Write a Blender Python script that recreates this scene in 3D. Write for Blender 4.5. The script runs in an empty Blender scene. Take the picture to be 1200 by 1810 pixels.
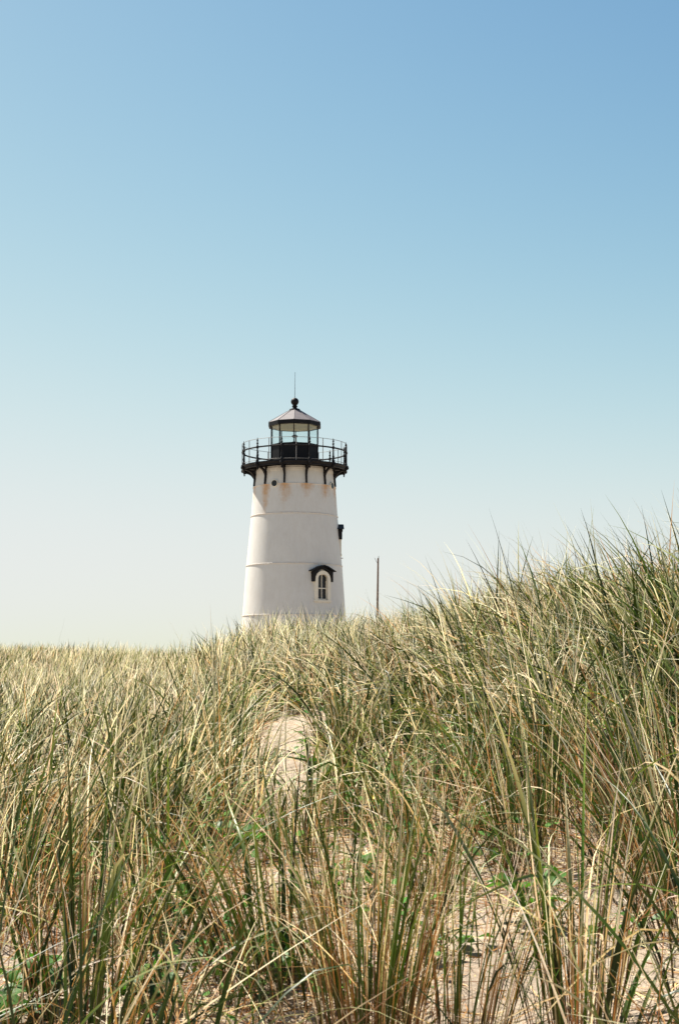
import bpy, math, random
import numpy as np
from math import sin, cos, tan, atan, radians as R, pi, sqrt

random.seed(7)
rng = np.random.default_rng(11)
SC = bpy.context.scene
COL = SC.collection

# ------------------------------------------------------------------ camera
EYE = 1.05                       # metres above the sand at the camera
FPX = 2514.0                     # focal length in photograph pixels (50 mm on 36 mm)
PITCH = atan(285.0 / FPX)
cd = bpy.data.cameras.new('camera')
cam = bpy.data.objects.new('camera', cd)
COL.objects.link(cam)
cam.location = (0, 0, EYE)
cam.rotation_euler = (pi / 2 + PITCH, 0, 0)
cd.sensor_fit = 'VERTICAL'
cd.sensor_height = 36.0
cd.lens = 50.0
cd.clip_start = 0.05
cd.clip_end = 20000
cd.dof.use_dof = True
cd.dof.focus_distance = 14.0
cd.dof.aperture_fstop = 16.0
SC.camera = cam

# ------------------------------------------------------------------ sky and sun
EXPO = 1.34                      # exposure of the view transform
SKY_CURVE = ((.81, .430, 2.15), (.84, .468, 2.0), (.845, .532, 1.75))   # film shoulder per channel
SUN_ELEV = R(56)
SUN_AZ = R(-50)                  # measured from +Y (view direction), negative = left
w = bpy.data.worlds.new('World')
SC.world = w
w.use_nodes = True
nt = w.node_tree
nt.nodes.clear()
sky = nt.nodes.new('ShaderNodeTexSky')
sky.sky_type = 'NISHITA'
sky.sun_disc = False
sky.sun_elevation = SUN_ELEV
sky.sun_rotation = SUN_AZ
sky.altitude = 0
sky.air_density = 1.0
sky.dust_density = 0.42
sky.ozone_density = 1.0
bg = nt.nodes.new('ShaderNodeBackground')
bg.inputs['Strength'].default_value = 0.06
# film response of the whole sky: each channel compressed by a power
sep = nt.nodes.new('ShaderNodeSeparateColor')
com = nt.nodes.new('ShaderNodeCombineColor')
nt.links.new(sky.outputs[0], sep.inputs[0])
for _i, (_k, _a, _p) in enumerate(SKY_CURVE):
    _s = sep.outputs[_i]
    for _op, _v in (('MULTIPLY', .138 / _a), ('POWER', _p), ('MULTIPLY', -1.0), ('EXPONENT', None), ('MULTIPLY', -1.0), ('ADD', 1.0), ('MULTIPLY', _k / 2 ** EXPO / .06)):
        _m = nt.nodes.new('ShaderNodeMath')
        _m.operation = _op
        if _v is not None:
            _m.inputs[1].default_value = _v
        nt.links.new(_s, _m.inputs[0])
        _s = _m.outputs[0]
    nt.links.new(_s, com.inputs[_i])
out = nt.nodes.new('ShaderNodeOutputWorld')
nt.links.new(com.outputs[0], bg.inputs['Color'])
nt.links.new(bg.outputs[0], out.inputs['Surface'])

sl = bpy.data.lights.new('sun', 'SUN')
sl.energy = 5.0
sl.angle = R(0.53)
sl.color = (1.0, 0.935, 0.83)
so = bpy.data.objects.new('sun', sl)
COL.objects.link(so)
sd = np.array([sin(SUN_AZ) * cos(SUN_ELEV), cos(SUN_AZ) * cos(SUN_ELEV), sin(SUN_ELEV)])
import mathutils
so.rotation_euler = mathutils.Vector(sd).to_track_quat('Z', 'Y').to_euler()
so.location = (-20, 15, 40)

SC.view_settings.view_transform = 'Standard'
SC.view_settings.look = 'None'
SC.view_settings.exposure = EXPO
SC.view_settings.gamma = 1.0
SC.view_settings.use_curve_mapping = False
SC.render.engine = 'CYCLES'
SC.cycles.max_bounces = 8
SC.cycles.transparent_max_bounces = 16


# ------------------------------------------------------------------ materials
def mat(name):
    m = bpy.data.materials.new(name)
    m.use_nodes = True
    n = m.node_tree.nodes
    return m, m.node_tree, n['Principled BSDF'], n['Material Output']


def N(t, typ, **kw):
    n = t.nodes.new(typ)
    for k, v in kw.items():
        if k == 'ins':
            for a, b in v.items():
                n.inputs[a].default_value = b
        else:
            setattr(n, k, v)
    return n


def mathn(t, op, a, b=None, clamp=False):
    n = t.nodes.new('ShaderNodeMath')
    n.operation = op
    n.use_clamp = clamp
    for i, v in enumerate((a, b)):
        if v is None:
            continue
        if isinstance(v, (int, float)):
            n.inputs[i].default_value = v
        else:
            t.links.new(v, n.inputs[i])
    return n.outputs[0]


def mixc(t, fac, a, b, blend='MIX'):
    n = t.nodes.new('ShaderNodeMix')
    n.data_type = 'RGBA'
    n.blend_type = blend
    for i, v in ((0, fac), (6, a), (7, b)):
        if isinstance(v, (int, float)):
            n.inputs[i].default_value = v
        elif isinstance(v, tuple):
            n.inputs[i].default_value = (*v, 1)
        else:
            t.links.new(v, n.inputs[i])
    return n.outputs[2]


def ramp(t, fac, stops):
    n = t.nodes.new('ShaderNodeValToRGB')
    e = n.color_ramp.elements
    while len(e) < len(stops):
        e.new(0.5)
    for i, (p, c) in enumerate(stops):
        e[i].position = p
        e[i].color = (*c, 1) if len(c) == 3 else c
    t.links.new(fac, n.inputs[0])
    return n.outputs[0]


def make_sand():
    m, t, b, o = mat('sand')
    tc = N(t, 'ShaderNodeTexCoord')
    n1 = N(t, 'ShaderNodeTexNoise', ins={'Scale': 2.2, 'Detail': 6, 'Roughness': .6})
    n2 = N(t, 'ShaderNodeTexNoise', ins={'Scale': 260.0, 'Detail': 3, 'Roughness': .7})
    n3 = N(t, 'ShaderNodeTexNoise', ins={'Scale': 28.0, 'Detail': 6, 'Roughness': .65})
    for n in (n1, n2, n3):
        t.links.new(tc.outputs['Object'], n.inputs['Vector'])
    c = ramp(t, n1.outputs[0], [(.3, (.26, .215, .165)), (.7, (.38, .32, .25))])
    g = ramp(t, n2.outputs[0], [(.36, (.6, .5, .42)), (.5, (1, 1, 1)), (.68, (1.15, 1.12, 1.1))])
    c = mixc(t, 1.0, c, g, 'MULTIPLY')
    d = ramp(t, n3.outputs[0], [(.55, (1, 1, 1)), (.72, (.62, .5, .4))])
    c = mixc(t, .8, c, d, 'MULTIPLY')
    t.links.new(c, b.inputs['Base Color'])
    b.inputs['Roughness'].default_value = .95
    b.inputs['Specular IOR Level'].default_value = .15
    bu = N(t, 'ShaderNodeBump', ins={'Strength': .6, 'Distance': .02})
    h = mathn(t, 'ADD', mathn(t, 'MULTIPLY', n2.outputs[0], .15), n3.outputs[0])
    t.links.new(h, bu.inputs['Height'])
    t.links.new(bu.outputs[0], b.inputs['Normal'])
    return m


def make_blade(name, rough=.42, transl=.38, spec=.30):
    m, t, b, o = mat(name)
    a = N(t, 'ShaderNodeAttribute', attribute_name='tint')
    col = a.outputs['Color']
    t.links.new(col, b.inputs['Base Color'])
    b.inputs['Roughness'].default_value = rough
    b.inputs['Specular IOR Level'].default_value = spec
    tr = N(t, 'ShaderNodeBsdfTranslucent')
    c2 = mixc(t, 1.0, col, (1.09, 1.03, .92), 'MULTIPLY')
    t.links.new(c2, tr.inputs['Color'])
    mx = N(t, 'ShaderNodeMixShader')
    sc_ = N(t, 'ShaderNodeSeparateColor')
    t.links.new(col, sc_.inputs[0])
    # dry papery blades let more light through than thick green ones
    t.links.new(mathn(t, 'ADD', transl * .35, mathn(t, 'MULTIPLY', sc_.outputs[0], transl * 1.1), True), mx.inputs[0])
    t.links.new(b.outputs[0], mx.inputs[1])
    t.links.new(tr.outputs[0], mx.inputs[2])
    t.links.new(mx.outputs[0], o.inputs['Surface'])
    return m


def make_leafmat(name, c1, c2):
    m, t, b, o = mat(name)
    oi = N(t, 'ShaderNodeObjectInfo')
    tc = N(t, 'ShaderNodeTexCoord')
    n1 = N(t, 'ShaderNodeTexNoise', ins={'Scale': 40.0, 'Detail': 3})
    t.links.new(tc.outputs['Object'], n1.inputs['Vector'])
    f = mathn(t, 'ADD', mathn(t, 'MULTIPLY', oi.outputs['Random'], .7), mathn(t, 'MULTIPLY', n1.outputs[0], .4), True)
    c = mixc(t, f, c1, c2)
    t.links.new(c, b.inputs['Base Color'])
    b.inputs['Roughness'].default_value = .5
    b.inputs['Specular IOR Level'].default_value = .25
    tr = N(t, 'ShaderNodeBsdfTranslucent')
    t.links.new(mixc(t, 1.0, c, (1.3, 1.6, .6), 'MULTIPLY'), tr.inputs['Color'])
    mx = N(t, 'ShaderNodeMixShader')
    mx.inputs[0].default_value = .35
    t.links.new(b.outputs[0], mx.inputs[1])
    t.links.new(tr.outputs[0], mx.inputs[2])
    t.links.new(mx.outputs[0], o.inputs['Surface'])
    return m


def make_paint(name, col, rough=.5, var=.08, spec=.4, scale=3.0):
    m, t, b, o = mat(name)
    tc = N(t, 'ShaderNodeTexCoord')
    n1 = N(t, 'ShaderNodeTexNoise', ins={'Scale': scale, 'Detail': 7, 'Roughness': .65})
    t.links.new(tc.outputs['Object'], n1.inputs['Vector'])
    lo = tuple(c * (1 - var) for c in col)
    hi = tuple(min(c * (1 + var), 1) for c in col)
    t.links.new(ramp(t, n1.outputs[0], [(.3, lo), (.7, hi)]), b.inputs['Base Color'])
    b.inputs['Roughness'].default_value = rough
    b.inputs['Specular IOR Level'].default_value = spec
    bu = N(t, 'ShaderNodeBump', ins={'Strength': .15, 'Distance': .01})
    n2 = N(t, 'ShaderNodeTexNoise', ins={'Scale': 35.0, 'Detail': 4})
    t.links.new(tc.outputs['Object'], n2.inputs['Vector'])
    t.links.new(n2.outputs[0], bu.inputs['Height'])
    t.links.new(bu.outputs[0], b.inputs['Normal'])
    return m


def make_tower_paint(joint_z, seams):
    """White painted cast iron; rust that has run down from the bracket feet and the seams."""
    m, t, b, o = mat('white_painted_iron')
    tc = N(t, 'ShaderNodeTexCoord')
    sp = N(t, 'ShaderNodeSeparateXYZ')
    t.links.new(tc.outputs['Object'], sp.inputs[0])
    X, Y, Z = sp.outputs
    az = mathn(t, 'ARCTAN2', X, mathn(t, 'MULTIPLY', Y, -1.0))       # 0 toward the beach path
    cb = N(t, 'ShaderNodeCombineXYZ')
    t.links.new(mathn(t, 'MULTIPLY', az, 5.0), cb.inputs[0])
    t.links.new(mathn(t, 'MULTIPLY', Z, .7), cb.inputs[2])
    stk = N(t, 'ShaderNodeTexNoise', ins={'Scale': 2.6, 'Detail': 6, 'Roughness': .7})
    t.links.new(cb.outputs[0], stk.inputs['Vector'])
    soft = N(t, 'ShaderNodeTexNoise', ins={'Scale': .9, 'Detail': 5, 'Roughness': .6})
    t.links.new(tc.outputs['Object'], soft.inputs['Vector'])
    fine = N(t, 'ShaderNodeTexNoise', ins={'Scale': 9.0, 'Detail': 6, 'Roughness': .7})
    t.links.new(tc.outputs['Object'], fine.inputs['Vector'])
    base = ramp(t, soft.outputs[0], [(.3, (.60, .58, .55)), (.7, (.645, .625, .59))])
    base = mixc(t, .5, base, ramp(t, stk.outputs[0], [(.35, (.92, .89, .85)), (.6, (1, 1, 1))]), 'MULTIPLY')
    base = mixc(t, .5, base, ramp(t, fine.outputs[0], [(.38, (.95, .94, .92)), (.6, (1, 1, 1))]), 'MULTIPLY')
    # rust fan under every bracket: angular distance to the nearest bracket, fading downward
    a30 = R(30)
    ph = mathn(t, 'FLOORED_MODULO', mathn(t, 'ADD', az, R(12) + a30 / 2 + 2 * pi), a30)
    dd = mathn(t, 'ABSOLUTE', mathn(t, 'SUBTRACT', ph, a30 / 2))
    down = mathn(t, 'SUBTRACT', joint_z, Z)
    below = mathn(t, 'GREATER_THAN', down, 0.0)
    dist = mathn(t, 'ADD', mathn(t, 'MULTIPLY', dd, 3.4), mathn(t, 'MULTIPLY', down, .80))
    left = mathn(t, 'SUBTRACT', 1.0, mathn(t, 'MULTIPLY', mathn(t, 'ABSOLUTE', mathn(t, 'ADD', az, R(40))), 5.0), True)
    dist = mathn(t, 'SUBTRACT', dist, mathn(t, 'MULTIPLY', left, .45))
    dist = mathn(t, 'ADD', dist, mathn(t, 'MULTIPLY', mathn(t, 'SUBTRACT', stk.outputs[0], .5), -1.2))
    dist = mathn(t, 'ADD', dist, mathn(t, 'MULTIPLY', mathn(t, 'SUBTRACT', fine.outputs[0], .5), 1.1))
    dist = mathn(t, 'ADD', dist, mathn(t, 'MULTIPLY', mathn(t, 'SUBTRACT', soft.outputs[0], .5), 2.2))
    rf = mathn(t, 'SUBTRACT', 1.0, mathn(t, 'DIVIDE', dist, .95), True)
    rf = mathn(t, 'MULTIPLY', mathn(t, 'POWER', rf, 1.4), below, True)
    rf = mathn(t, 'MULTIPLY', rf, .8, True)
    # thinner second rust: just under the deck
    col = mixc(t, rf, base, mixc(t, fine.outputs[0], (.56, .30, .09), (.42, .19, .05)))
    # thin rusty line in each seam
    for sz in seams:
        d = mathn(t, 'ABSOLUTE', mathn(t, 'SUBTRACT', Z, sz))
        lf = mathn(t, 'SUBTRACT', 1.0, mathn(t, 'DIVIDE', d, .10), True)
        lf = mathn(t, 'MULTIPLY', lf, ramp(t, stk.outputs[0], [(.40, (0, 0, 0)), (.62, (.35, .35, .35))]), True)
        col = mixc(t, lf, col, (.50, .33, .19))
    t.links.new(col, b.inputs['Base Color'])
    b.inputs['Roughness'].default_value = .5
    b.inputs['Specular IOR Level'].default_value = .35
    bu = N(t, 'ShaderNodeBump', ins={'Strength': .25, 'Distance': .02})
    t.links.new(fine.outputs[0], bu.inputs['Height'])
    t.links.new(bu.outputs[0], b.inputs['Normal'])
    return m


def make_glass():
    m, t, b, o = mat('lantern_glass')
    tr = N(t, 'ShaderNodeBsdfTransparent')
    tr.inputs['Color'].default_value = (.965, .99, .985, 1)
    gl = N(t, 'ShaderNodeBsdfGlossy')
    gl.inputs['Roughness'].default_value = .03
    lw = N(t, 'ShaderNodeLayerWeight', ins={'Blend': .5})
    fr = mathn(t, 'ADD', .04, mathn(t, 'MULTIPLY', .8, mathn(t, 'POWER', lw.outputs['Facing'], 4.5)), True)
    mx = N(t, 'ShaderNodeMixShader')
    t.links.new(fr, mx.inputs[0])
    t.links.new(tr.outputs[0], mx.inputs[1])
    t.links.new(gl.outputs[0], mx.inputs[2])
    t.links.new(mx.outputs[0], o.inputs['Surface'])
    return m


def make_wood():
    m, t, b, o = mat('weathered_pole_wood')
    tc = N(t, 'ShaderNodeTexCoord')
    mp = N(t, 'ShaderNodeMapping')
    mp.inputs['Scale'].default_value = (30, 30, 1.2)
    n1 = N(t, 'ShaderNodeTexNoise', ins={'Scale': 2.0, 'Detail': 6})
    t.links.new(tc.outputs['Object'], mp.inputs[0])
    t.links.new(mp.outputs[0], n1.inputs['Vector'])
    t.links.new(ramp(t, n1.outputs[0], [(.3, (.10, .06, .045)), (.7, (.22, .15, .11))]), b.inputs['Base Color'])
    b.inputs['Roughness'].default_value = .9
    return m


M = {}
M['sand'] = make_sand()
M['blade'] = make_blade('beach_grass_blade')
M['dry'] = make_blade('dry_stalk', .7, .22, .12)
M['leaf'] = make_leafmat('green_leaf', (.026, .080, .012), (.070, .165, .024))
M['yellow'] = make_paint('yellow_petal', (.75, .55, .03), .6)
M['pink'] = make_paint('pink_petal', (.62, .10, .32), .6)
M['black'] = make_paint('black_painted_iron', (.010, .009, .010), .55, .25, .15)
M['roof'] = make_paint('grey_roof_sheet', (.125, .11, .115), .65, .18, .25)
M['cream'] = make_paint('cream_ceiling', (.80, .74, .58), .7, .06)
M['trim'] = make_paint('cream_window_trim', (.72, .66, .55), .6, .08)
M['bluegrey'] = make_paint('blue_grey_hood_top', (.09, .12, .16), .5, .15)
M['galv'] = make_paint('galvanised_rail', (.20, .185, .175), .5, .1)
M['glass'] = make_glass()
M['wood'] = make_wood()
m, t, b, o = mat('dark_window_glass')
b.inputs['Base Color'].default_value = (.012, .012, .014, 1)
b.inputs['Roughness'].default_value = .15
b.inputs['Specular IOR Level'].default_value = .3
M['darkglass'] = m
m, t, b, o = mat('sea_water')
b.inputs['Base Color'].default_value = (.02, .05, .07, 1)
b.inputs['Roughness'].default_value = .25
bu = N(t, 'ShaderNodeBump', ins={'Strength': .5, 'Distance': .3})
n1 = N(t, 'ShaderNodeTexNoise', ins={'Scale': .6, 'Detail': 6})
tc = N(t, 'ShaderNodeTexCoord')
t.links.new(tc.outputs['Object'], n1.inputs['Vector'])
t.links.new(n1.outputs[0], bu.inputs['Height'])
t.links.new(bu.outputs[0], b.inputs['Normal'])
M['sea'] = m


# ------------------------------------------------------------------ object helpers
def tag(o, label=None, cat=None, group=None, kind=None):
    if label:
        o['label'] = label
    if cat:
        o['category'] = cat
    if group:
        o['group'] = group
    if kind:
        o['kind'] = kind
    return o


def empty(name, loc=(0, 0, 0), rz=0.0, parent=None):
    o = bpy.data.objects.new(name, None)
    COL.objects.link(o)
    o.location = loc
    o.rotation_euler = (0, 0, rz)
    o.empty_display_size = .2
    if parent:
        o.parent = parent
    return o


class MB:
    def __init__(s):
        s.v, s.f = [], []

    def add(s, vs, fs):
        k = len(s.v)
        s.v += [tuple(p) for p in vs]
        s.f += [tuple(i + k for i in f) for f in fs]

    def box(s, cx, cy, cz, sx, sy, sz):
        x, y, z = sx / 2, sy / 2, sz / 2
        vs = [(cx + a * x, cy + b_ * y, cz + c * z) for c in (-1, 1) for b_ in (-1, 1) for a in (-1, 1)]
        s.add(vs, [(0, 2, 3, 1), (4, 5, 7, 6), (0, 1, 5, 4), (2, 6, 7, 3), (0, 4, 6, 2), (1, 3, 7, 5)])

    def lathe(s, prof, n=24, cx=0, cy=0, ph=0.0, cap=True):
        """prof: (r, z) from bottom to top, outside surface."""
        vs, fs = [], []
        for r, z in prof:
            for i in range(n):
                a = ph + 2 * pi * i / n
                vs.append((cx + r * sin(a), cy - r * cos(a), z))
        for j in range(len(prof) - 1):
            for i in range(n):
                k = (i + 1) % n
                fs.append((j * n + i, j * n + k, (j + 1) * n + k, (j + 1) * n + i))
        if cap:
            fs.append(tuple(reversed(range(n))))
            fs.append(tuple((len(prof) - 1) * n + i for i in range(n)))
        s.add(vs, fs)

    def torus(s, Rr, r, z, n=96, k=6):
        vs, fs = [], []
        for i in range(n):
            a = 2 * pi * i / n
            for j in range(k):
                b_ = 2 * pi * j / k
                q = Rr + r * cos(b_)
                vs.append((q * sin(a), -q * cos(a), z + r * sin(b_)))
        for i in range(n):
            for j in range(k):
                fs.append((i * k + j, ((i + 1) % n) * k + j, ((i + 1) % n) * k + (j + 1) % k, i * k + (j + 1) % k))
        s.add(vs, fs)

    def sweep(s, outer, inner, y0, y1):
        """band between two open outlines in the x-z plane, extruded in y."""
        n = len(outer)
        vs = []
        for y in (y0, y1):
            vs += [(x, y, z) for x, z in outer] + [(x, y, z) for x, z in inner]
        fs = []
        for i in range(n - 1):
            fs.append((i, i + 1, n + i + 1, n + i))
            fs.append((2 * n + i + 1, 2 * n + i, 3 * n + i, 3 * n + i + 1))
            fs.append((i + 1, i, 2 * n + i, 2 * n + i + 1))
            fs.append((n + i, n + i + 1, 3 * n + i + 1, 3 * n + i))
        for i in (0, n - 1):
            fs.append((i, n + i, 3 * n + i, 2 * n + i))
        s.add(vs, fs)

    def tube(s, pts, r, k=6):
        pts = [mathutils.Vector(p) for p in pts]
        vs, fs = [], []
        for i, p in enumerate(pts):
            d = (pts[min(i + 1, len(pts) - 1)] - pts[max(i - 1, 0)]).normalized()
            u = d.cross(mathutils.Vector((0, 0, 1)))
            if u.length < .05:
                u = d.cross(mathutils.Vector((1, 0, 0)))
            u.normalize()
            v = d.cross(u)
            rr = r[i] if isinstance(r, (list, tuple)) else r
            for j in range(k):
                a = 2 * pi * j / k
                vs.append(p + u * rr * cos(a) + v * rr * sin(a))
        for i in range(len(pts) - 1):
            for j in range(k):
                fs.append((i * k + j, i * k + (j + 1) % k, (i + 1) * k + (j + 1) % k, (i + 1) * k + j))
        fs.append(tuple(range(k)))
        fs.append(tuple((len(pts) - 1) * k + j for j in reversed(range(k))))
        s.add(vs, fs)

    def mesh(s, name, m=None, smooth=False):
        me = bpy.data.meshes.new(name)
        me.from_pydata(s.v, [], s.f)
        import bmesh
        bm = bmesh.new()
        bm.from_mesh(me)
        bmesh.ops.recalc_face_normals(bm, faces=bm.faces)
        bm.to_mesh(me)
        bm.free()
        if smooth:
            me.polygons.foreach_set('use_smooth', [True] * len(me.polygons))
            try:
                me.set_sharp_from_angle(angle=R(35))
            except Exception:
                pass
        if m:
            me.materials.append(m)
        return me

    def build(s, name, m, parent=None, smooth=False, loc=(0, 0, 0), rz=0.0):
        o = bpy.data.objects.new(name, s.mesh(name, m, smooth))
        COL.objects.link(o)
        o.location = loc
        o.rotation_euler = (0, 0, rz)
        if parent:
            o.parent = parent
        return o


def put(name, mesh, parent=None, loc=(0, 0, 0), rz=0.0):
    o = bpy.data.objects.new(name, mesh)
    COL.objects.link(o)
    o.location = loc
    o.rotation_euler = (0, 0, rz)
    if parent:
        o.parent = parent
    return o


# ------------------------------------------------------------------ noise and terrain
_tab = rng.random((256, 256))


def vnoise(x, y):
    x = np.asarray(x, float)
    y = np.asarray(y, float)
    xi = np.floor(x).astype(int)
    yi = np.floor(y).astype(int)
    fx = x - xi
    fy = y - yi
    fx = fx * fx * (3 - 2 * fx)
    fy = fy * fy * (3 - 2 * fy)
    a = _tab[xi % 256, yi % 256]
    b_ = _tab[(xi + 1) % 256, yi % 256]
    c = _tab[xi % 256, (yi + 1) % 256]
    d = _tab[(xi + 1) % 256, (yi + 1) % 256]
    return (a * (1 - fx) + b_ * fx) * (1 - fy) + (c * (1 - fx) + d * fx) * fy - .5


def fbm(x, y, o=4):
    s, a = 0, 1.0
    for k in range(o):
        s = s + a * vnoise(x * 2 ** k + 17.3 * k, y * 2 ** k + 5.1 * k)
        a *= .5
    return s


# dune profile: height relative to the eye along several bearings (bearing as tan * FPX + 600)
_U = [-500, 0, 150, 300, 420, 520, 700, 900, 1200, 1700]
_D = [0, 4, 6, 8, 10, 12, 14, 16, 18, 22, 28, 36, 44, 55, 70, 90]
_H = [
    [-1.05, -1.02, -1.0, -.98, -.94, -.90, -.84, -.76, -.68, -.52, -.20, .20, .28, -.2, -1.1, -1.4],
    [-1.05, -1.02, -1.0, -.98, -.94, -.90, -.84, -.76, -.68, -.50, -.17, .22, .26, -.2, -1.1, -1.4],
    [-1.05, -1.02, -1.0, -.98, -.93, -.88, -.80, -.72, -.63, -.46, -.18, .15, .14, -.3, -1.1, -1.4],
    [-1.05, -1.02, -1.0, -.95, -.88, -.80, -.70, -.58, -.48, -.26, -.16, -.10, -.2, -.6, -1.1, -1.4],
    [-1.05, -1.02, -.98, -.90, -.78, -.65, -.42, -.14, .10, .14, -.20, -.45, -.6, -.9, -1.2, -1.4],
    [-1.05, -1.02, -.95, -.82, -.67, -.50, -.26, .02, .22, .15, -.38, -.8, -1.0, -1.1, -1.2, -1.4],
    [-1.05, -1.00, -.92, -.76, -.58, -.35, -.06, .17, .31, .25, -.15, -.6, -.9, -1.1, -1.2, -1.4],
    [-1.05, -.96, -.78, -.50, -.20, .10, .34, .45, .46, .32, .0, -.5, -.8, -1.0, -1.2, -1.4],
    [-1.05, -.92, -.66, -.30, .05, .35, .48, .53, .48, .3, .1, -.4, -.8, -1.0, -1.2, -1.4],
    [-1.05, -.88, -.55, -.12, .32, .72, .95, 1.0, .9, .6, .2, -.3, -.7, -1.0, -1.2, -1.4],
]
_uf = np.linspace(-500, 1700, 111)
_df = np.linspace(0, 90, 181)
_tmp = np.array([np.interp(_df, _D, row) for row in _H])
_HF = np.array([np.interp(_uf, _U, _tmp[:, j]) for j in range(len(_df))]).T


def _smooth(a, ax, s):
    k = np.exp(-.5 * (np.arange(-3 * s, 3 * s + 1) / s) ** 2)
    k /= k.sum()
    p = np.pad(a, [(3 * s, 3 * s) if i == ax else (0, 0) for i in (0, 1)], mode='edge')
    return np.apply_along_axis(lambda v: np.convolve(v, k, 'valid'), ax, p)


_HF = _smooth(_smooth(_HF, 0, 3), 1, 2)
SEA = -2.4 - EYE


def bearing(x, y):
    return 600 + FPX * x / np.maximum(y, 3.0)


def height(x, y, fine=True):
    x = np.asarray(x, float)
    y = np.asarray(y, float)
    u = np.clip((bearing(x, y) + 500) / 20, 0, 109.999)
    d = np.clip(y / .5, 0, 179.999)
    ui, di = u.astype(int), d.astype(int)
    fu, fd = u - ui, d - di
    h = (_HF[ui, di] * (1 - fu) + _HF[ui + 1, di] * fu) * (1 - fd) + (_HF[ui, di + 1] * (1 - fu) + _HF[ui + 1, di + 1] * fu) * fd
    h = h + .16 * fbm(x * .35 + 40, y * .35 + 9, 3) + .05 * fbm(x * 1.7, y * 1.7, 2)
    if fine:
        h = h + .018 * fbm(x * 7, y * 7, 3) + .035 * fbm(x * 3.1 + 50, y * 3.1, 2)
    r = np.sqrt(x * x + y * y)
    h = h - np.clip((r - 160) / 60, 0, 1) * 2.5          # the beach runs down into the sea
    return h + EYE


def axis_steps(segs):
    out_ = []
    for a, b_, s in segs:
        out_ += list(np.arange(a, b_, s))
    return np.array(out_ + [segs[-1][1]])


xs = np.concatenate([-axis_steps([(5, 9, .2), (9, 26, .8), (26, 90, 4), (90, 260, 15), (260, 3000, 300)])[::-1],
                     axis_steps([(-4.95, 5, .055)])[:-1],
                     axis_steps([(5, 9, .2), (9, 26, .8), (26, 90, 4), (90, 260, 15), (260, 3000, 300)])])
ys = np.concatenate([-axis_steps([(2, 12, .8), (12, 90, 5), (90, 260, 15), (260, 3000, 300)])[::-1],
                     axis_steps([(-1.2, 2.5, .2), (2.5, 14.5, .055), (14.5, 24, .15), (24, 60, .6), (60, 110, 2.5), (110, 260, 12), (260, 3000, 300)])])
gx, gy = np.meshgrid(xs, ys)
gz = height(gx, gy)
nx, ny = len(xs), len(ys)
vv = np.stack([gx, gy, gz], -1).reshape(-1, 3)
idx = np.arange(nx * ny).reshape(ny, nx)
ff = np.stack([idx[:-1, :-1], idx[:-1, 1:], idx[1:, 1:], idx[1:, :-1]], -1).reshape(-1, 4)


def np_mesh(name, v, f, material, tint=None, smooth=True):
    me = bpy.data.meshes.new(name)
    nv, nf, k = len(v), len(f), f.shape[1]
    me.vertices.add(nv)
    me.vertices.foreach_set('co', np.ascontiguousarray(v, dtype=np.float32).ravel())
    me.loops.add(nf * k)
    me.loops.foreach_set('vertex_index', np.ascontiguousarray(f, dtype=np.int32).ravel())
    me.polygons.add(nf)
    me.polygons.foreach_set('loop_start', np.arange(0, nf * k, k, dtype=np.int32))
    me.polygons.foreach_set('use_smooth', np.full(nf, smooth))
    me.update(calc_edges=True)
    if tint is not None:
        a = me.attributes.new('tint', 'FLOAT_COLOR', 'POINT')
        c = np.ones((nv, 4), np.float32)
        c[:, :3] = tint
        a.data.foreach_set('color', c.ravel())
    me.materials.append(material)
    return me


dune = put('sand_dune', np_mesh('sand_dune', vv, ff, M['sand']))
tag(dune, 'pale sand dune rising to a crest in front of the lighthouse', 'sand', kind='structure')
sb = MB()
sb.box(0, 0, SEA + EYE - .5, 16000, 16000, 1.0)
sea = sb.build('sea', M['sea'])
tag(sea, 'open sea lying beyond the dunes', 'sea', kind='structure')

# ------------------------------------------------------------------ lighthouse
LD = 69.0
AX = 520.5


def zl(py):                      # world height at the lighthouse axis seen at photograph row py
    return EYE + LD * tan(PITCH + atan((905 - py) / FPX))


def rl(px, py=900):              # metres for a half width in photograph pixels
    z = zl(py) - EYE
    return px * (LD * cos(PITCH) + z * sin(PITCH)) / FPX


LX = (AX - 600) * rl(1, 900)
gz0 = float(height(LX, LD))
lh = empty('lighthouse', (LX, LD, 0))
tag(lh, 'white tapered lighthouse with black gallery and glass lantern behind the grassy dune', 'lighthouse')


def wall_r(py):
    return rl(float(np.interp(py, [832, 863, 914, 1001, 1089, 1240], [69, 72.6, 76.3, 84.6, 91.0, 101])), py)


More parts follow.
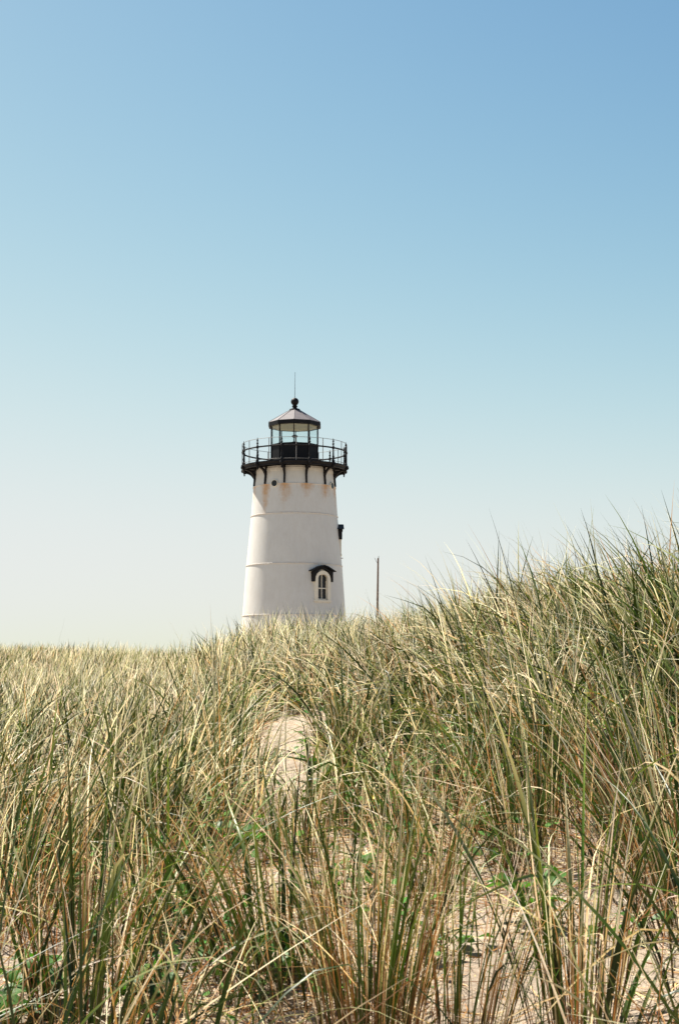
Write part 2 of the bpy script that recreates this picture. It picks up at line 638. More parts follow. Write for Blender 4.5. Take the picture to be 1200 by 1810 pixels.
Z0 = gz0 - .3
joint_z = zl(863)
seams = [zl(863), zl(914), zl(1001), zl(1089)]
M['tower'] = make_tower_paint(joint_z, seams[1:])
levels = [1232, 1178, 1089, 1001, 914, 863, 832]
WIN = [(35.0, 1014, 1068), (93.0, 936, 984)]      # bearing on the shaft, row of the arch crown, row of the sill
WH = .315                                        # half width of the hole in the shaft
for a, b_ in zip(levels[:-1], levels[1:]):
    prof = []
    for k in range(5):
        p = a + (b_ - a) * k / 4
        z = zl(p) if a != levels[0] or k else Z0
        prof.append((wall_r(p), z))
    prof = sorted(prof, key=lambda q_: q_[1])
    angs = set(round(2 * pi * i / 128, 5) for i in range(128))
    hole = None
    for waz, wt, ws in WIN:
        if b_ < wt < a:
            h0, h1 = zl(ws) + .10, zl(wt) - .20
            ha = WH / wall_r((wt + ws) / 2)
            hole = (R(waz) - ha, R(waz) + ha, h0, h1)
            angs = set(x_ for x_ in angs if not (R(waz) - ha - .02 < x_ < R(waz) + ha + .02)) | {hole[0], hole[1], R(waz)}
            zz_, rr_ = [q_[1] for q_ in prof], [q_[0] for q_ in prof]
            prof = sorted(prof + [(float(np.interp(h0, zz_, rr_)), h0), (float(np.interp(h1, zz_, rr_)), h1)], key=lambda q_: q_[1])
    angs = sorted(angs)
    na = len(angs)
    mb = MB()
    vs = [(r_ * sin(x_), -r_ * cos(x_), z_) for r_, z_ in prof for x_ in angs]
    fs = []
    for j in range(len(prof) - 1):
        zm_ = (prof[j][1] + prof[j + 1][1]) / 2
        for i in range(na):
            k = (i + 1) % na
            am = (angs[i] + angs[k]) / 2
            if hole and hole[0] < am < hole[1] and hole[2] < zm_ < hole[3] and k:
                continue
            fs.append((j * na + i, j * na + k, (j + 1) * na + k, (j + 1) * na + i))
    mb.add(vs, fs)
    mb.build('tower_section', M['tower'], lh, True)
for p in levels[1:-1]:
    mb = MB()
    r, z = wall_r(p), zl(p)
    pr = .026 if p != 863 else .028
    mb.lathe([(r - .02, z - .035), (r + pr - .008, z - .035), (r + pr, z - .028), (r + pr, z + .006), (r + pr - .008, z + .012), (r - .02, z + .016)], 128, cap=False)
    mb.build('flange', M['tower'], lh, True)
# upper cornice collar under the deck
mb = MB()
mb.lathe([(wall_r(836) - .02, zl(840)), (wall_r(836) + .03, zl(840)), (wall_r(834) + .03, zl(835)), (wall_r(834) - .02, zl(835))], 96, cap=False)
mb.build('collar', M['tower'], lh, True)

# gallery
GR = rl(93, 826)
ZD = zl(826.5)                   # deck top
ZDB = ZD - .10
mb = MB()
mb.lathe([(wall_r(834) - .3, ZDB), (GR - .12, ZDB), (GR - .12, ZDB - .09), (GR - .02, ZDB - .09), (GR - .02, ZDB - .02), (GR + .05, ZD - .05), (GR + .05, ZD), (.3, ZD + .002)], 96, cap=True)
mb.build('gallery_deck', M['black'], lh, True)

# bracket (12), pointing along local -Y
br = MB()
rw = wall_r(836)
rb = wall_r(862)
zt, zb = ZDB - .09, zl(862.5)
t_ = .075
vs = []
for x in (-t_ / 2, t_ / 2):
    vs += [(x, -(rw - .02), zt + .09), (x, -(rw + .085), zt + .09), (x, -(rb + .075), zb), (x, -(rb - .02), zb)]
br.add(vs, [(0, 1, 2, 3), (7, 6, 5, 4), (0, 4, 5, 1), (1, 5, 6, 2), (2, 6, 7, 3), (3, 7, 4, 0)])
# curved strut: quarter ellipse bowed toward the tower
ra, zc_ = GR - .06, zl(858) + .05
pts_o, pts_i = [], []
for k in range(13):
    a = (pi / 2) * k / 12
    ex, ez = (ra - (rw + .02)), (zt - zc_)
    x0 = ra - ex * sin(a)
    z0 = zt - ez * (1 - cos(a))
    # thickness normal
    tx, tz = -ex * cos(a), -ez * sin(a)
    L = sqrt(tx * tx + tz * tz)
    nx_, nz_ = -tz / L, tx / L
    pts_o.append((x0 + nx_ * .05, z0 + nz_ * .05))
    pts_i.append((x0 - nx_ * .05, z0 - nz_ * .05))
n = len(pts_o)
vs = []
for x in (-t_ / 2 - .006, t_ / 2 + .006):
    vs += [(x, -p[0], p[1]) for p in pts_o] + [(x, -p[0], p[1]) for p in pts_i]
fs = []
for i in range(n - 1):
    fs += [(i, i + 1, n + i + 1, n + i), (2 * n + i + 1, 2 * n + i, 3 * n + i, 3 * n + i + 1),
           (i + 1, i, 2 * n + i, 2 * n + i + 1), (n + i, n + i + 1, 3 * n + i + 1, 3 * n + i)]
fs += [(0, n, 3 * n, 2 * n), (n - 1, 2 * n - 1, 4 * n - 1, 3 * n - 1)]
br.add(vs, fs)
# top bar and pendant
br.box(0, -(rw + (GR - rw) / 2 - .02), zt + .045, t_ - .012, GR - rw - .06, .088)
br.lathe([(.0, zt - .19), (.022, zt - .16), (.045, zt - .12), (.026, zt - .085), (.06, zt - .05), (.06, zt + .03), (.045, zt + .06)], 10, 0, -(GR - .035), cap=True)
bm_ = br.mesh('bracket', M['black'])
BAZ = -12.0
for k in range(12):
    put('bracket', bm_, lh, rz=R(BAZ + 30 * k))

# railing posts: turned cast iron with finial
zr = zl(801)                     # thick rail
po = MB()
h = ZD
prof = [(.075, h), (.075, h + .10), (.055, h + .13), (.040, h + .16), (.052, h + .24), (.062, h + .29), (.045, h + .33), (.040, h + .40), (.034, zr - .08),
        (.058, zr - .05), (.058, zr + .05), (.036, zr + .08), (.030, zr + .13), (.055, zr + .17), (.050, zr + .20), (.024, zr + .23), (.026, zr + .26), (.050, zr + .31), (.026, zr + .36), (.015, zr + .42), (.004, zr + .47)]
po.lathe(prof, 12, 0, -(GR - .02), cap=True)
po.lathe([(.05, ZD - .19), (.085, ZD - .14), (.085, ZD - .08), (.06, ZD - .04), (.07, ZD + .002)], 12, 0, -(GR + .045), cap=True)
pm_ = po.mesh('railing_post', M['black'], True)
for k in range(12):
    put('railing_post', pm_, lh, rz=R(BAZ + 30 * k))
mb = MB()
mb.torus(GR - .02, .038, zr, 120, 8)
mb.build('handrail', M['black'], lh, True)
mb = MB()
mb.torus(GR - .02, .012, zl(787), 120, 6)
mb.build('top_wire', M['galv'], lh, True)
mb = MB()
mb.torus(GR - .02, .012, ZD + .09, 120, 6)
mb.build('bottom_wire', M['galv'], lh, True)
st = MB()
st.lathe([(.018, ZD), (.018, zl(787))], 8, 0, -(GR - .02))
sm_ = st.mesh('stanchion', M['galv'], True)
for k in range(12):
    put('stanchion', sm_, lh, rz=R(3.5 + 30 * k))

# lantern room
lr = rl(43, 790)
ZP = zl(788)                     # parapet top
ZE = zl(755.5)                   # underside of eave
ZET = zl(748.6)
lant = empty('lantern_room', parent=lh)
mb = MB()
mb.lathe([(lr + .02, ZD), (lr + .02, ZD + .08), (lr - .01, ZD + .1), (lr - .01, ZP - .09), (lr + .03, ZP - .07), (lr + .03, ZP), (lr - .10, ZP + .012), (lr - .12, ZD + .05)], 10, cap=False)
mb.build('parapet', M['black'], lant)
mb = MB()
for k in range(10):              # raised ribs where the parapet plates meet
    a = R(36 * k)
    mb.tube([((lr - .005) * sin(a), -(lr - .005) * cos(a), ZD), ((lr - .005) * sin(a), -(lr - .005) * cos(a), ZP - .06)], .028, 6)
mb.build('plate_rib', M['black'], lant)['kind'] = 'stuff'
ex_ = MB()
ex_.lathe([(lr - .02, ZD + .02), (lr - .02, ZD + .03)], 10)   # floor inside
ex_.build('lantern_floor', M['black'], lant)
mu = MB()
mu.box(0, -lr + .01, (ZP + ZE) / 2, .048, .05, ZE - ZP + .04)
mm_ = mu.mesh('mullion', M['black'])
pn = MB()
hw = lr * sin(R(18)) - .045
ap = lr * cos(R(18))
pn.box(0, -ap + .02, (ZP + ZE) / 2, 2 * hw, .012, ZE - ZP + .02)
pnm = pn.mesh('pane', M['glass'])
rp = MB()
eR = rl(47.5, 748)
zap = zl(724)
tR = rl(6.5, 724)
th = R(18)
for rr in (0,):
    x1, y1 = eR * sin(th), -eR * cos(th)
    x0, y0 = tR * sin(th), -tR * cos(th)
    vt = [(-x1, y1, ZET), (x1, y1, ZET), (x0, y0, zap), (-x0, y0, zap)]
    vb = [(x, y, z - .035) for x, y, z in vt]
    rp.add(vt + vb, [(0, 1, 2, 3), (7, 6, 5, 4), (0, 4, 5, 1), (1, 5, 6, 2), (2, 6, 7, 3), (3, 7, 4, 0)])
rpm = rp.mesh('roof_panel', M['roof'])
for k in range(10):
    put('mullion', mm_, lant, rz=R(36 * k))
    put('pane', pnm, lant, rz=R(36 * k + 18))
    put('roof_panel', rpm, lant, rz=R(36 * k + 18))
mb = MB()                        # fascia
mb.lathe([(lr - .02, ZE), (eR + .012, ZE), (eR + .012, ZET - .012), (lr - .05, ZET - .02)], 10, cap=False)
mb.build('eave_fascia', M['black'], lant)
mb = MB()                        # ceiling cone, painted cream inside
mb.lathe([(lr - .05, ZE + .004), (lr - .05, ZE + .13), (tR, zap - .12), (tR * .2, zap - .10)], 10, cap=False)
mb.build('ceiling', M['cream'], lant)
mb = MB()                        # ridge caps
for k in range(10):
    a = R(36 * k)
    mb.tube([(eR * sin(a), -eR * cos(a), ZET + .004), (tR * sin(a), -tR * cos(a), zap + .004)], .016, 5)
mb.build('roof_ridge', M['roof'], lant)['kind'] = 'stuff'
mb = MB()                        # ventilator ball
q = rl(1, 715)
zb_ = zl(710)
prof = [(tR + .10, zap - .06), (tR + .07, zap + .02), (tR * .8, zap + .05), (q * 4.2, zap + .08), (q * 3.2, zl(720.2)), (q * 5.0, zl(719.2)), (q * 5.0, zl(718.0)), (q * 3.4, zl(717.2))]
for k in range(1, 13):
    a = -pi / 2 + .38 + (pi - .38) * k / 12
    prof.append((max(q * 7.0 * cos(a), .01), zb_ + q * 7.0 * sin(a)))
mb.lathe(prof, 24)
mb.build('ventilator_ball', M['black'], lant, True)
mb = MB()
mb.tube([(0, 0, zb_ + .1), (0, 0, zl(680)), (.01, 0, zl(657.5))], [.015, .011, .008], 6)
mb.build('lightning_rod', M['black'], lant)
# beacon: small drum lens under a flat cap on a pedestal
bc = empty('beacon', (0, .12, 0), parent=lant)
mb = MB()
zq = zl(778)
mb.lathe([(.16, ZD + .02), (.12, ZD + .06), (.06, ZD + .12), (.055, zq - .12), (.12, zq - .10), (.12, zq - .06)], 14)
mb.build('pedestal', M['black'], bc, True)
mb = MB()
mb.lathe([(.07, zq - .06), (.085, zq), (.085, zq + .10), (.06, zq + .17)], 14)
mb.build('lens', M['glass'], bc, True)
mb = MB()
mb.lathe([(.09, zq + .15), (.14, zq + .19), (.15, zq + .23), (.08, zq + .27), (.02, zq + .29)], 14)
mb.build('beacon_cap', M['black'], bc, True)


# windows with black hoods
def hood_window(az, p_top, p_bot, shift=0.0):
    """p_top: row of the frame arch crown, p_bot: row of the sill."""
    wn = empty('window', parent=lh, rz=R(az))
    zt_, zs = zl(p_top), zl(p_bot)
    F = wall_r(p_bot) + .035 + shift                       # front face of the surround
    back = wall_r(p_top) - .16
    W = .44
    w2 = .27
    zc0 = zt_ - W                                  # centre of the outer arch
    k = 14
    outer = [(-W, zs)] + [(-W * cos(pi * i / k), zc0 + W * sin(pi * i / k)) for i in range(k + 1)] + [(W, zs)]
    zi = zc0 - .03
    inner = [(-w2, zs + .12)] + [(-w2 * cos(pi * i / k) if abs(cos(pi * i / k)) > .2 else -w2 * cos(pi * i / k), zi + .30 * abs(sin(pi * i / k)) ** .55) for i in range(k + 1)] + [(w2, zs + .12)]
    mb = MB()
    mb.sweep(outer, inner, -F, -back)
    mb.build('surround', M['trim'], wn)
    mb = MB()
    mb.box(0, -(F - .03), zs + .055, 2 * W + .06, .10, .09)
    mb.build('sill', M['trim'], wn)
    G = F - .15
    mb = MB()
    zm = zs + (zi + .30 - zs) * .50
    s1 = w2 - .03
    mb.box(0, -(G + .012), (zs + .12 + zi + .28) / 2, .035, .035, zi + .28 - zs - .12)
    mb.box(0, -(G + .02), zm, 2 * w2, .045, .045)
    mb.box(-w2 + .015, -(G + .014), (zs + .12 + zi) / 2, .03, .035, zi - zs - .12)
    mb.box(w2 - .015, -(G + .014), (zs + .12 + zi) / 2, .03, .035, zi - zs - .12)
    mb.box(0, -(G + .016), zs + .14, 2 * w2, .04, .05)
    sash = mb.build('sash', M['trim'], wn)
    for cx in (-1, 1):
        for lo, hi in ((zs + .12, zm), (zm, zi + .31)):
            mb = MB()
            mb.box(cx * w2 / 2, -G, (lo + hi) / 2, w2 + .02, .01, hi - lo)
            mb.build('window_pane', M['darkglass'], wn)
    # hood body: legs and spandrel round the arch
    H = W + .115
    zl_ = zc0 - .08
    ztop = zt_ + .02
    outo, inn = [(-H + .0, zl_), (-H, ztop - .12)], [(-W - .02, zl_ + .0), (-W - .012, zc0 + .05)]
    m_ = 12
    for i in range(m_ + 1):
        a = pi * i / m_
        x = -(W + .012) * cos(a)
        inn.append((x, zc0 + (W + .012) * sin(a) * 1.0 + (.06 if 0 < i < m_ else .05)))
        xo = -H * cos(a)
        outo.append((xo, ztop + .18 - .26 * abs(xo) / H))
    outo += [(H, ztop - .12), (H, zl_)]
    inn += [(W + .012, zc0 + .05), (W + .02, zl_)]
    mb = MB()
    mb.sweep(outo, inn, -(F + .035), -back)
    hood = mb.build('hood', M['black'], wn)
    mb = MB()
    H2 = H + .115
    top = [(-H2, ztop - .02), (-H2 + .10, ztop + .02), (-.22, ztop + .20), (0, ztop + .25), (.22, ztop + .20), (H2 - .10, ztop + .02), (H2, ztop - .02)]
    bot = [(-H2, ztop - .06), (-H2 + .10, ztop - .05), (-.22, ztop + .13), (0, ztop + .18), (.22, ztop + .13), (H2 - .10, ztop - .05), (H2, ztop - .06)]
    mb.sweep(top, bot, -(F + .12), -back)
    c = mb.build('hood_cap', M['black'], hood)
    return wn


hood_window(*WIN[0])
hood_window(*WIN[1], -.05)


def porthole(az):
    ph_ = empty('porthole', parent=lh, rz=R(az))
    z = zl(862.8)
    rr = wall_r(862)
    mb = MB()
    k = 24
    vs, fs = [], []
    for r_, y_ in ((.175, rr - .08), (.175, rr + .05), (.17, rr + .065), (.155, rr + .065), (.15, rr + .062), (.15, rr + .0)):
        for i in range(k):
            a = 2 * pi * i / k
            vs.append((r_ * cos(a), -y_, z + r_ * sin(a)))
    for j in range(5):
        for i in range(k):
            fs.append((j * k + i, j * k + (i + 1) % k, (j + 1) * k + (i + 1) % k, (j + 1) * k + i))
    mb.add(vs, fs)
    mb.build('rim', M['tower'] if False else M['trim'], ph_, True)
    mb = MB()
    vs = [(.152 * cos(2 * pi * i / k), -(rr + .058), z + .152 * sin(2 * pi * i / k)) for i in range(k)]
    vs += [(.152 * cos(2 * pi * i / k), -(rr + .030), z + .152 * sin(2 * pi * i / k)) for i in range(k)]
    mb.add(vs, [tuple(range(k)), tuple(reversed(range(k, 2 * k)))] + [(i, (i + 1) % k, k + (i + 1) % k, k + i) for i in range(k)])
    mb.build('port_glass', M['darkglass'], ph_)


for a in (-26.0, 64.0, 154.0, 244.0):
    porthole(a)
mb = MB()                        # small bolt lug at the side of the shaft
mb.box(0, -(wall_r(987) + .03), zl(987), .05, .10, .05)
mb.build('lug', M['tower'], lh, rz=R(88))

# ------------------------------------------------------------------ utility pole
PY = 92.0


def zat(py, d):
    return EYE + d * tan(PITCH + atan((905 - py) / FPX))


px_ = (667.5 - 600) / FPX * PY
pl = empty('utility_pole', (px_, PY, 0))
tag(pl, 'thin weathered wooden pole standing behind the dune right of the lighthouse', 'pole')
zg = float(height(px_, PY)) - .3
ztp = zat(986.5, PY)
mb = MB()
kk = PY / FPX
mb.tube([(-2.4 * kk, 0, zg), (-1.0 * kk, 0, zg + (ztp - zg) * .55), (.9 * kk, 0, ztp)], [.095, .080, .055], 10)
mb.build('shaft', M['wood'], pl, True)
mb = MB()
mb.tube([(.8 * kk, 0, ztp - .42), (-2.0 * kk, 0, ztp - .22), (-5.5 * kk, 0, ztp + .02)], .012, 5)
mb.tube([(1.2 * kk, 0, ztp - .15), (1.8 * kk, 0, ztp + .14)], .018, 5)
mb.build('wire_stub', M['black'], pl)


# ------------------------------------------------------------------ grass
def blades(base, az, th0, bend, length, width, roll, col_b, col_m, col_t, K=6, vshape=False, kink=None, pexp=1.7, sway=None):
    """Vectorised grass blades: base (N,3); az = heading of the lean; th0 = start tilt from the vertical; bend = extra tilt at the tip."""
    n = len(base)
    t = np.linspace(0, 1, K + 1)[None, :]
    th = th0[:, None] + bend[:, None] * t ** pexp
    if kink is not None:
        kt, ka = kink
        th = th + ka[:, None] / (1 + np.exp(-(t - kt[:, None]) * 26))
    a = az[:, None] + (0 if sway is None else sway[:, None] * t)
    ds = (length / K)[:, None]
    sx, sy, sz = np.sin(th) * np.sin(a), np.sin(th) * np.cos(a), np.cos(th)

    def cum(s):
        mid = (s[:, 1:] + s[:, :-1]) / 2 * ds
        return np.concatenate([np.zeros((n, 1)), np.cumsum(mid, 1)], 1)
    P = np.stack([cum(sx), cum(sy), cum(sz)], -1) + base[:, None, :]
    T = np.stack([sx, sy, sz], -1)
    side = np.stack([np.cos(a) + 0 * th, -np.sin(a) + 0 * th, 0 * th], -1)
    nor = np.cross(T, side)
    rr = (roll[:, None] + (roll * .9)[:, None] * (t - .5))[..., None]
    S = side * np.cos(rr) + nor * np.sin(rr)
    Nn = nor * np.cos(rr) - side * np.sin(rr)
    prof = np.interp(np.linspace(0, 1, K + 1), [0, .15, .40, .68, .86, 1], [.55, .85, 1, .66, .26, .03])[None, :, None]
    Wd = width[:, None, None] / 2 * prof
    tt = np.linspace(0, 1, K + 1)[None, :, None]
    c = np.where(tt < .45, col_b[:, None, :] * (1 - tt / .45) + col_m[:, None, :] * (tt / .45),
                 col_m[:, None, :] * (1 - np.clip((tt - .47) / .45, 0, 1)) + col_t[:, None, :] * np.clip((tt - .47) / .45, 0, 1))
    if vshape:
        V = np.stack([P - S * Wd, P + Nn * Wd * .45, P + S * Wd], 2)
        m_ = 3
    else:
        V = np.stack([P - S * Wd, P + S * Wd], 2)
        m_ = 2
    V = V.reshape(-1, 3)
    C = np.repeat(c[:, :, None, :], m_, 2).reshape(-1, 3)
    b0 = (np.arange(n) * (K + 1) * m_)[:, None, None]
    rows = (np.arange(K) * m_)[None, :, None]
    cols = np.arange(m_ - 1)[None, None, :]
    i0 = b0 + rows + cols
    F = np.stack([i0, i0 + 1, i0 + 1 + m_, i0 + m_], -1).reshape(-1, 4)
    return V, F, C


def merge(parts):
    vs, fs, cs, k = [], [], [], 0
    for v, f, c in parts:
        vs.append(v)
        fs.append(f + k)
        cs.append(c)
        k += len(v)
    return np.concatenate(vs), np.concatenate(fs), np.concatenate(cs)


PAL = np.array([
    # base, middle, tip; brown bases darkened for shade, bleached tips paled as highlights
    [(.06, .045, .01), (.040, .095, .004), (.24, .27, .05)],    # fresh green
    [(.04, .035, .01), (.050, .098, .014), (.50, .47, .24)],    # blue green
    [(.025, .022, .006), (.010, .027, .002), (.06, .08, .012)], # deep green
    [(.06, .035, .01), (.09, .12, .020), (.80, .69, .46)],      # green going to straw
    [(.10, .04, .015), (.62, .44, .21), (.88, .74, .49)],        # straw
    [(.11, .05, .02), (.78, .64, .41), (.88, .81, .62)],        # bleached straw
    [(.12, .05, .015), (.38, .18, .05), (.54, .32, .13)],       # orange brown
    [(.10, .04, .018), (.23, .11, .045), (.38, .22, .12)],      # old brown
])


def colours(kinds, var=.25):
    c = PAL[kinds].copy()
    s = 1 + var * (rng.random((len(kinds), 1, 1)) - .5) * 2
    h_ = 1 + .10 * (rng.random((len(kinds), 1, 3)) - .5) * 2
    return np.clip(c * s * h_, 0, .88)


# where the sand lies bare: (bearing px, distance, half width px, half length m, strength)
BARE = [(500, 9.4, 84, 1.8, 1.02), (508, 11.6, 62, 1.9, 1.0), (480, 7.7, 66, .7, .95), (330, 5.7, 85, .60, .96), (60, 5.0, 120, .5, .85),
        (1000, 4.2, 190, .85, .97), (850, 4.7, 80, .5, .7), (690, 5.2, 90, .4, .4), (1080, 4.7, 90, .35, .6), (400, 6.2, 60, .5, .7), (760, 6.8, 60, .5, .4),
        (220, 6.3, 60, .4, .6), (560, 6.2, 70, .6, .6), (640, 10.0, 40, .8, .4), (740, 8.8, 50, .6, .5), (500, 5.0, 90, .5, .5), (120, 4.3, 100, .5, .6)]


def bare(x, y):
    u = bearing(x, y)
    s = np.zeros_like(u)
    for bu_, bd, hu, hd, k in BARE:
        q = np.sqrt(((u - bu_) / hu) ** 2 + ((y - bd) / hd) ** 2)
        s = np.maximum(s, k * np.clip(1.55 - q, 0, 1))
    return s


def scatter(y0, y1, dens, side=2.0, ulim=None):
    hw_ = y1 * .24 + side
    n_ = int(dens * (y1 - y0) * 2 * hw_)
    x = (rng.random(n_) * 2 - 1) * hw_
    y = y0 + rng.random(n_) * (y1 - y0)
    k = np.abs(x) < y * .245 + side
    if ulim is not None:
        u = bearing(x, y)
        k &= (u > ulim[0]) & (u < ulim[1])
    return x[k], y[k]


def tillers(x, y, spread, per):
    """clump centres -> shoots -> leaves: returns leaf base xy and heading."""
    n_ = len(x)
    cnt = rng.integers(per[0], per[1] + 1, n_)
    ci = np.repeat(np.arange(n_), cnt)
    r = spread * np.sqrt(rng.random(len(ci))) * (.5 + rng.random(n_)[ci])
    a = rng.random(len(ci)) * 2 * pi
    return x[ci] + r * np.cos(a), y[ci] + r * np.sin(a), a, r / spread, ci


def lean_bias(x, y):
    """prevailing lie of the grass: leans right on the left flank, left and downhill on the right flank."""
    u = bearing(x, y)
    bx = np.interp(u, [-200, 200, 500, 800, 1200], [.75, .45, .05, -.45, -.55]) + .8 * vnoise(x * .55 + 3, y * .4)
    by = -.10 + .6 * vnoise(x * .5 + 60, y * .45 + 20)
    return bx, by


def grass_band(x, y, spread, per, hmean, wmean, K, pk, vshape=False, tiltm=.22, bendm=.8, wild=.12):
    k0 = rng.random(len(x)) < .38 + 2.4 * np.clip(vnoise(x * 1.15 + 11, y * .9 + 31) + .28, 0, .3)
    x, y = x[k0], y[k0]
    bx_, by_, a, rr, ci = tillers(x, y, spread, per)
    keep = rng.random(len(bx_)) > bare(bx_, by_) * 1.02
    bx_, by_, a, rr, ci = bx_[keep], by_[keep], a[keep], rr[keep], ci[keep]
    n_ = len(bx_)
    lx, ly = lean_bias(bx_, by_)
    vx = np.cos(a) * rr * .55 + lx * .7 + rng.normal(0, .42, n_)
    vy = np.sin(a) * rr * .55 + ly * .7 + rng.normal(0, .42, n_)
    az = np.arctan2(vx, vy)
    mag = np.sqrt(vx * vx + vy * vy)
    th0 = np.clip(tiltm * mag + np.abs(rng.normal(0, .07, n_)), 0, .9)
    bend = np.clip(bendm * (.25 + .75 * mag) * rng.random(n_) ** .8 * 1.3, 0, 2.2)
    w_ = rng.random(n_) < wild
    th0 = np.where(w_, .35 + rng.random(n_) * .75, th0)
    ka = np.where(rng.random(n_) < .16, .5 + rng.random(n_) * 1.5, 0)
    kt = .35 + rng.random(n_) * .45
    hc = (.62 + .62 * rng.random(len(x)))[ci]
    hc = np.where(y.mean() > 12, np.clip(hc, .75, 1.08), hc)
    L = hmean * hc * np.where(y.mean() > 12, .80 + .22 * rng.random(n_), .62 + .55 * rng.random(n_)) * (1 + .55 * vnoise(bx_ * .8, by_ * .8) + .35 * vnoise(bx_ * .28 + 7, by_ * .22 + 3))
    ck = rng.random(len(x))[ci]
    pk = np.asarray(pk, float)
    kinds = rng.choice(len(PAL), n_, p=pk / pk.sum())
    dom = rng.choice(len(PAL), len(x), p=pk / pk.sum())[ci]
    kinds = np.where(rng.random(n_) < .45, dom, kinds)
    c = colours(kinds)
    wd = wmean * (.55 + .8 * rng.random(n_)) * np.where(kinds >= 4, .62, 1.0)
    z = height(bx_, by_, False) - .02
    roll = rng.normal(0, .9, n_)
    return blades(np.stack([bx_, by_, z], -1), az, th0, bend, L, wd, roll, c[:, 0], c[:, 1], c[:, 2], K, vshape, (kt, ka), 1.6, rng.normal(0, .35, n_))


parts_near, parts_mid, parts_far = [], [], []
PK_NEAR = [4.5, 2.6, 6.0, 2, 1.6, 1.8, 1.3, 1.0]
PK_MID = [3.4, 2.6, 7.0, 3.2, 2.2, 4.8, 1.2, .7]
PK_FAR = [1.8, 2.2, 4.8, 3.4, 2.8, 6.8, .6, .6]
x, y = scatter(2.9, 7.2, 7.0, 1.0)
k = rng.random(len(x)) < np.interp(y, [2.9, 3.6, 4.4], [.35, .6, 1])
x, y = x[k], y[k]
parts_near.append(grass_band(x, y, .19, (8, 22), .74, .0090, 11, PK_NEAR, True, bendm=1.35, wild=.17))
# thin dry stalks of the foreground, nearly upright
x, y = scatter(2.9, 8.0, 46.0, 1.0)
parts_near.append(grass_band(x, y, .06, (1, 6), .70, .0050, 8, [.8, .4, .8, .8, 3.2, 2.4, 2.4, 1.6], False, .30, .7, .18))
x, y = scatter(7.0, 12.5, 27.0, 1.6)
parts_mid.append(grass_band(x, y, .13, (8, 22), .82, .0150, 8, PK_MID, True, bendm=1.55, wild=.20))
x, y = scatter(12.5, 24, 26.0, 2.0)
parts_mid.append(grass_band(x, y, .15, (10, 26), .75, .0165, 7, PK_FAR, bendm=1.55, wild=.20))
x, y = scatter(24, 48, 14.0, 2.0, (-200, 520))
parts_far.append(grass_band(x, y, .18, (10, 22), .66, .023, 5, PK_FAR, bendm=1.2))
x, y = scatter(24, 62, 1.4, 3.0, (480, 1500))
parts_far.append(grass_band(x, y, .25, (10, 20), .60, .018, 4, PK_FAR))
# short dead thatch round the feet of the clumps
PK_TH = [1.0, .2, 2.4, .2, .6, .4, 2.6, 5]  # dark browns and greens put shade between the clumps into the colour
x, y = scatter(2.9, 8, 16.0, 1.0)
parts_near.append(grass_band(x, y, .14, (6, 20), .26, .0055, 4, PK_TH, tiltm=1.1, bendm=.8, wild=.5))
x, y = scatter(8, 17, 20.0, 1.5)
parts_mid.append(grass_band(x, y, .18, (8, 20), .32, .010, 3, PK_TH, tiltm=1.0, bendm=.8, wild=.5))

for nm, ps, lb in (('beach_grass', parts_near, 'loose green and straw coloured beach grass growing from the near sand'),
                   ('beach_grass', parts_mid, 'dense pale green beach grass covering the dune slope up to its crest'),
                   ('beach_grass', parts_far, 'fine windblown beach grass on the far low dune left of the lighthouse')):
    V, F, C = merge(ps)
    g = put(nm, np_mesh(nm, V, F, M['blade'], C))
    tag(g, lb, 'grass', kind='stuff')
    print('grass', len(F) * 2)

# dry litter lying on the sand
x1, y1 = scatter(2.9, 9, 1300.0, .6)
x2, y2 = scatter(9, 15, 300.0, .6)
x, y = np.concatenate([x1, x2]), np.concatenate([y1, y2])
ptf = (np.abs(bearing(x, y) - 500) < 80) & (y > 6.8)
k = rng.random(len(x)) > np.clip(bare(x, y) * .70, 0, .70) + .15 * ptf - .25 * vnoise(x * 3, y * 3)
x, y = x[k], y[k]
n = len(x)
z = height(x, y) + rng.random(n) * .012 + .002
kinds = rng.choice(len(PAL), n, p=[0, 0, 0, .02, .25, .18, .25, .30])
c = colours(kinds, .35)
V, F, C = blades(np.stack([x, y, z], -1), rng.random(n) * 2 * pi, 1.35 + rng.random(n) * .22, rng.normal(0, .25, n), .05 + .22 * rng.random(n) ** 1.5,
                 .0022 + .003 * rng.random(n), rng.normal(0, .7, n), c[:, 1], c[:, 1], c[:, 2], 3, False, None, 1.0, rng.normal(0, .6, n))
g = put('dry_grass_litter', np_mesh('dry_grass_litter', V, F, M['dry'], C))
tag(g, 'brown broken grass stalks strewn over the bare sand', 'litter', kind='stuff')
print('litter', len(F) * 2)


# ------------------------------------------------------------------ single tussocks of the foreground
def at_ground(px, d):
    x = (px - 600) / FPX * d
    return x, d, float(height(x, d, False))


